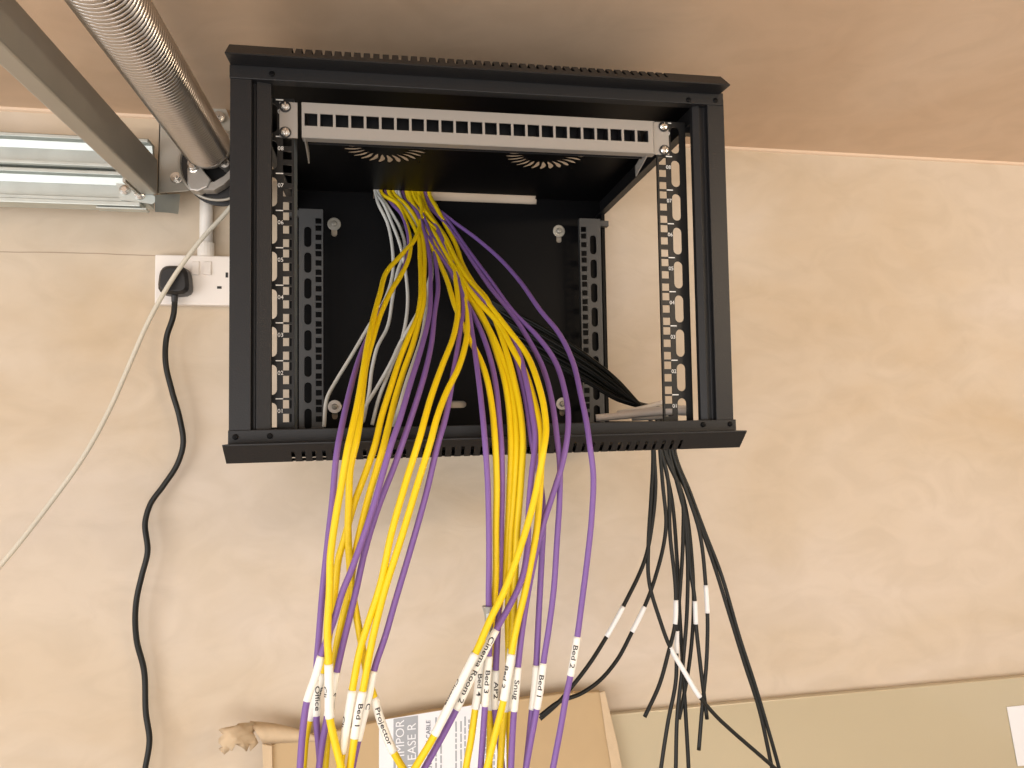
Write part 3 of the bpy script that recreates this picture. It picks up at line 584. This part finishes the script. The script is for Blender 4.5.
# horizontal door track, two channels stacked
tr = Grp('door_track', (-.75, .36, .37), 'double galvanised garage door track running left along the wall', 'door track')
y0, y1 = .338, .372
def channel(z0, z1, name):
    prof = [(y0+.003, z0+.006), (y0, z0+.006), (y0, z0+.001), (y0+.003, z0-.001), (y1, z0-.001), (y1, z1+.001), (y0+.003, z1+.001), (y0, z1-.001), (y0, z1-.006), (y0+.003, z1-.006), (y0+.003, z1-.003), (y1-.012, z1-.003), (y1-.008, (z0+z1)/2+.010), (y1-.008, (z0+z1)/2-.010), (y1-.012, z0+.003), (y0+.003, z0+.003)]
    bm = bmesh.new(); prism(bm, [(-1.9, a, b) for a, b in prof], (1.9-.492, 0, 0)); tr.add(obj(name, bm, M['galv'], bevel=.0005))
za = at(60, 200, .340).z; zb_ = at(60, 168, .340).z; zc_ = at(60, 136, .340).z
channel(za, zb_-.002, 'lower_channel'); channel(zb_+.004, zc_+.002, 'upper_channel')
bm = bmesh.new(); prism(bm, [at(u, v, .336) for u, v in ((116, 183), (145, 186), (158, 200), (152, 204), (120, 200))], (0, .002, 0)); tr.add(obj('joint_plate', bm, M['galv']))
for u, v in ((125, 190), (140, 195)):
    c = at(u, v, .336); bm = bmesh.new(); lathe(bm, [(0, .0085), (-.003, .0075), (-.0055, .004)], tuple(c), 'y', 18); tr.add(obj('bolt', bm, M['steel'], smooth=False))
e1 = [at(155, 195, .330), at(180, 194, .372), at(178, 214, .372), at(172, 213, .36), at(155, 212, .330)]
bm = bmesh.new(); prism(bm, e1, (.0, .0018, .0006)); tr.add(obj('end_bracket', bm, M['galv']))
bm = bmesh.new(); box(bm, -1.9, -.500, .330, .360, za-.0085, za-.0015); tr.add(obj('bottom_flange', bm, M['galv'], bevel=.001))
bm = bmesh.new(); box(bm, -.565, -.492, .334, .350, za-.0125, za-.0100); tr.add(obj('end_lip', bm, M['galv']))
# ---------------------------------------------------------------- carton with label, leaning board, paper
ct = Grp('cardboard_box', (0, .40, ZF), 'tall slim brown cardboard box with a torn top corner and shipping label', 'box')
yc = .389
def c2(u, v): p = at(u, v, yc); return (p.x, p.y, p.z)
A_, B_, C_ = at(269, 741, yc), at(470, 707, yc), at(601, 693, yc)
bl, brr = -.305, .285
front = [(bl, yc, ZF+.002), (brr, yc, ZF+.002), c2(621, 768), c2(606, 697), c2(600, 692), c2(560, 694), c2(470, 706), c2(420, 713), c2(378, 722), c2(330, 733), c2(290, 738), c2(270, 746)]
bm = bmesh.new(); prism(bm, front, (0, .012, 0)); ct.add(obj('carton', bm, M['card'], bevel=.002))
bm = bmesh.new()                                         # torn, curled flap at the left corner
nu, nv = 12, 5; g = []
for i in range(nu+1):
    row = []
    for j in range(nv+1):
        t = i/nu; s = j/nv
        u = 256-36*t+3*math.sin(j*2.1+i); v = 722+8*t*t+s*(26-4*t+ (4*math.sin(i*1.9) if j == nv else 0)); y = yc-.004-.03*math.sin(t*2.2)-.012*math.sin(s*3)
        row.append(bm.verts.new(at(u, v, y)))
    g.append(row)
for i in range(nu):
    for j in range(nv): bm.faces.new((g[i][j], g[i+1][j], g[i+1][j+1], g[i][j+1]))
o = obj('torn_flap', bm, M['card2'], smooth=True); s_ = o.modifiers.new('s', 'SOLIDIFY'); s_.thickness = .003; ct.add(o)
bm = bmesh.new(); g = []
for i in range(11):
    t = i/10; u0, v0 = 250+62*t, 721+13*t-3*math.sin(t*3.1); u1, v1 = 263+62*t, 744-3*t
    row = [bm.verts.new(at(u0+(u1-u0)*s, v0+(v1-v0)*s, yc-.003-.020*math.sin(s*3.1)*(1-t)-.002)) for s in (0, .25, .5, .75, 1)]; g.append(row)
for i in range(10):
    for j in range(4): bm.faces.new((g[i][j], g[i+1][j], g[i+1][j+1], g[i][j+1]))
o = obj('curled_edge', bm, M['card2'], smooth=True); s_ = o.modifiers.new('s', 'SOLIDIFY'); s_.thickness = .003; ct.add(o)
bm = bmesh.new(); prism(bm, [at(u, v, yc-.006) for u, v in ((262, 744), (272, 746), (273, 800), (264, 800))], (0, .006, 0)); ct.add(obj('corner_strip', bm, M['card2'], bevel=.001))
bm = bmesh.new(); prism(bm, [at(u, v, yc-.004) for u, v in ((600, 693), (605, 691), (608, 704), (618, 745), (628, 800), (617, 800), (606, 735))], (0, .004, 0)); ct.add(obj('side_flap', bm, M['card2'], bevel=.001))
bm = bmesh.new(); yl = yc-.0008
prism(bm, [at(u, v, yl) for u, v in ((379, 720.5), (508, 699.5), (511, 860), (379, 868))], (0, .0006, 0)); lab = ct.add(obj('shipping_label', bm, M['paper'])); lab['label'] = 'white printed shipping label'
def part_of_label(name, bm, m): o = obj(name, bm, m); o.parent = lab; return o
bm = bmesh.new(); prism(bm, [at(u, v, yl-.0004) for u, v in ((393.5, 719), (418, 715.5), (418, 866), (393.5, 867))], (0, .0003, 0)); part_of_label('grey_band', bm, M['band'])
def vtext(s, u, v, size, m, al=0):
    me = text_mesh(s, size); w = max(q.co.x for q in me.vertices); c = at(u, v, yl-.0009)
    me.transform(Matrix.Translation(c) @ Matrix(((0, -1, 0, 0), (0, 0, -1, 0), (1, 0, 0, 0), (0, 0, 0, 1))) @ Matrix.Translation((0, 0, 0)))
    o = link('printed_text', me, m); o.parent = lab
vtext('NOT IMPOR', 400.6, 754, .0205, M['paper']); vtext('PLEASE R', 412.2, 748, .0205, M['paper'])
vtext('E CABLE', 428.5, 732, .0105, M['print']); vtext('ANY S', 430, 763, .0105, M['print'])
random.seed(3)
for u in (436, 441, 456, 461, 465, 469, 486, 490, 494, 498):
    v = 716+random.random()*6; bm = bmesh.new()
    while v < 862:
        l = 3+random.random()*8; p, q = at(u, v, yl-.0005), at(u, v+l, yl-.0005)
        box(bm, p.x-.0013, p.x+.0013, p.y, p.y+.0003, q.z, p.z); v += l+1.6
    part_of_label('fine_print', bm, M['band'])
# leaning board
bd = Grp('leaning_board', (1.1, .40, ZF), 'glossy beige board leaning on the wall right of the cardboard box', 'board')
zt_, yb_ = -.516, WY-.014
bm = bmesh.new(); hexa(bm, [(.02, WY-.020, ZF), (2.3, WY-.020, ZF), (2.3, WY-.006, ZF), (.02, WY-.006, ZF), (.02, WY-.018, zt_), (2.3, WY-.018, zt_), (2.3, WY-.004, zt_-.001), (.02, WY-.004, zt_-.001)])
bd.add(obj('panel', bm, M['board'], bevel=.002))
bm = bmesh.new(); yq = WY-.0285
q = [at(1007, 707, WY-.0200), at(1075, 700, WY-.0200), at(1083, 762, WY-.0210), at(1018, 766, WY-.0210)]
prism(bm, q, (0, .0012, 0)); tag(obj('paper_sheet', bm, M['paper']), 'white paper stuck to the board at the right edge', 'paper')
# ---------------------------------------------------------------- light
def area(name, loc, aim, size, sizey, power, col):
    l = bpy.data.lights.new(name, 'AREA'); l.shape = 'RECTANGLE'; l.size = size; l.size_y = sizey; l.energy = power; l.color = col
    o = bpy.data.objects.new(name, l); COL.objects.link(o); o.location = loc
    o.rotation_euler = (Vector(aim)-Vector(loc)).to_track_quat('-Z', 'Y').to_euler(); return o
area('ceiling_batten', (1.5, -1.5, .50), (.1, .4, 0), .9, .12, 18, (1, .80, .58))
area('daylight_door', (-2.6, -2.0, -.5), (0, .4, -.2), 2.0, 1.8, 54, (.98, .98, 1))
area('fill_rear', (-.3, -3.2, -.9), (0, .4, -.2), 2.4, 1.6, 40, (1, .96, .94))  # unseen fill lamp added low behind the camera to lift wall and ceiling
w = bpy.data.worlds.new('world'); S.world = w; w.use_nodes = True
w.node_tree.nodes['Background'].inputs[0].default_value = (1, .95, .89, 1); w.node_tree.nodes['Background'].inputs[1].default_value = .76
S.view_settings.view_transform = 'Standard'; S.view_settings.look = 'None'; S.view_settings.gamma = 1; S.view_settings.exposure = 0; S.view_settings.use_curve_mapping = False
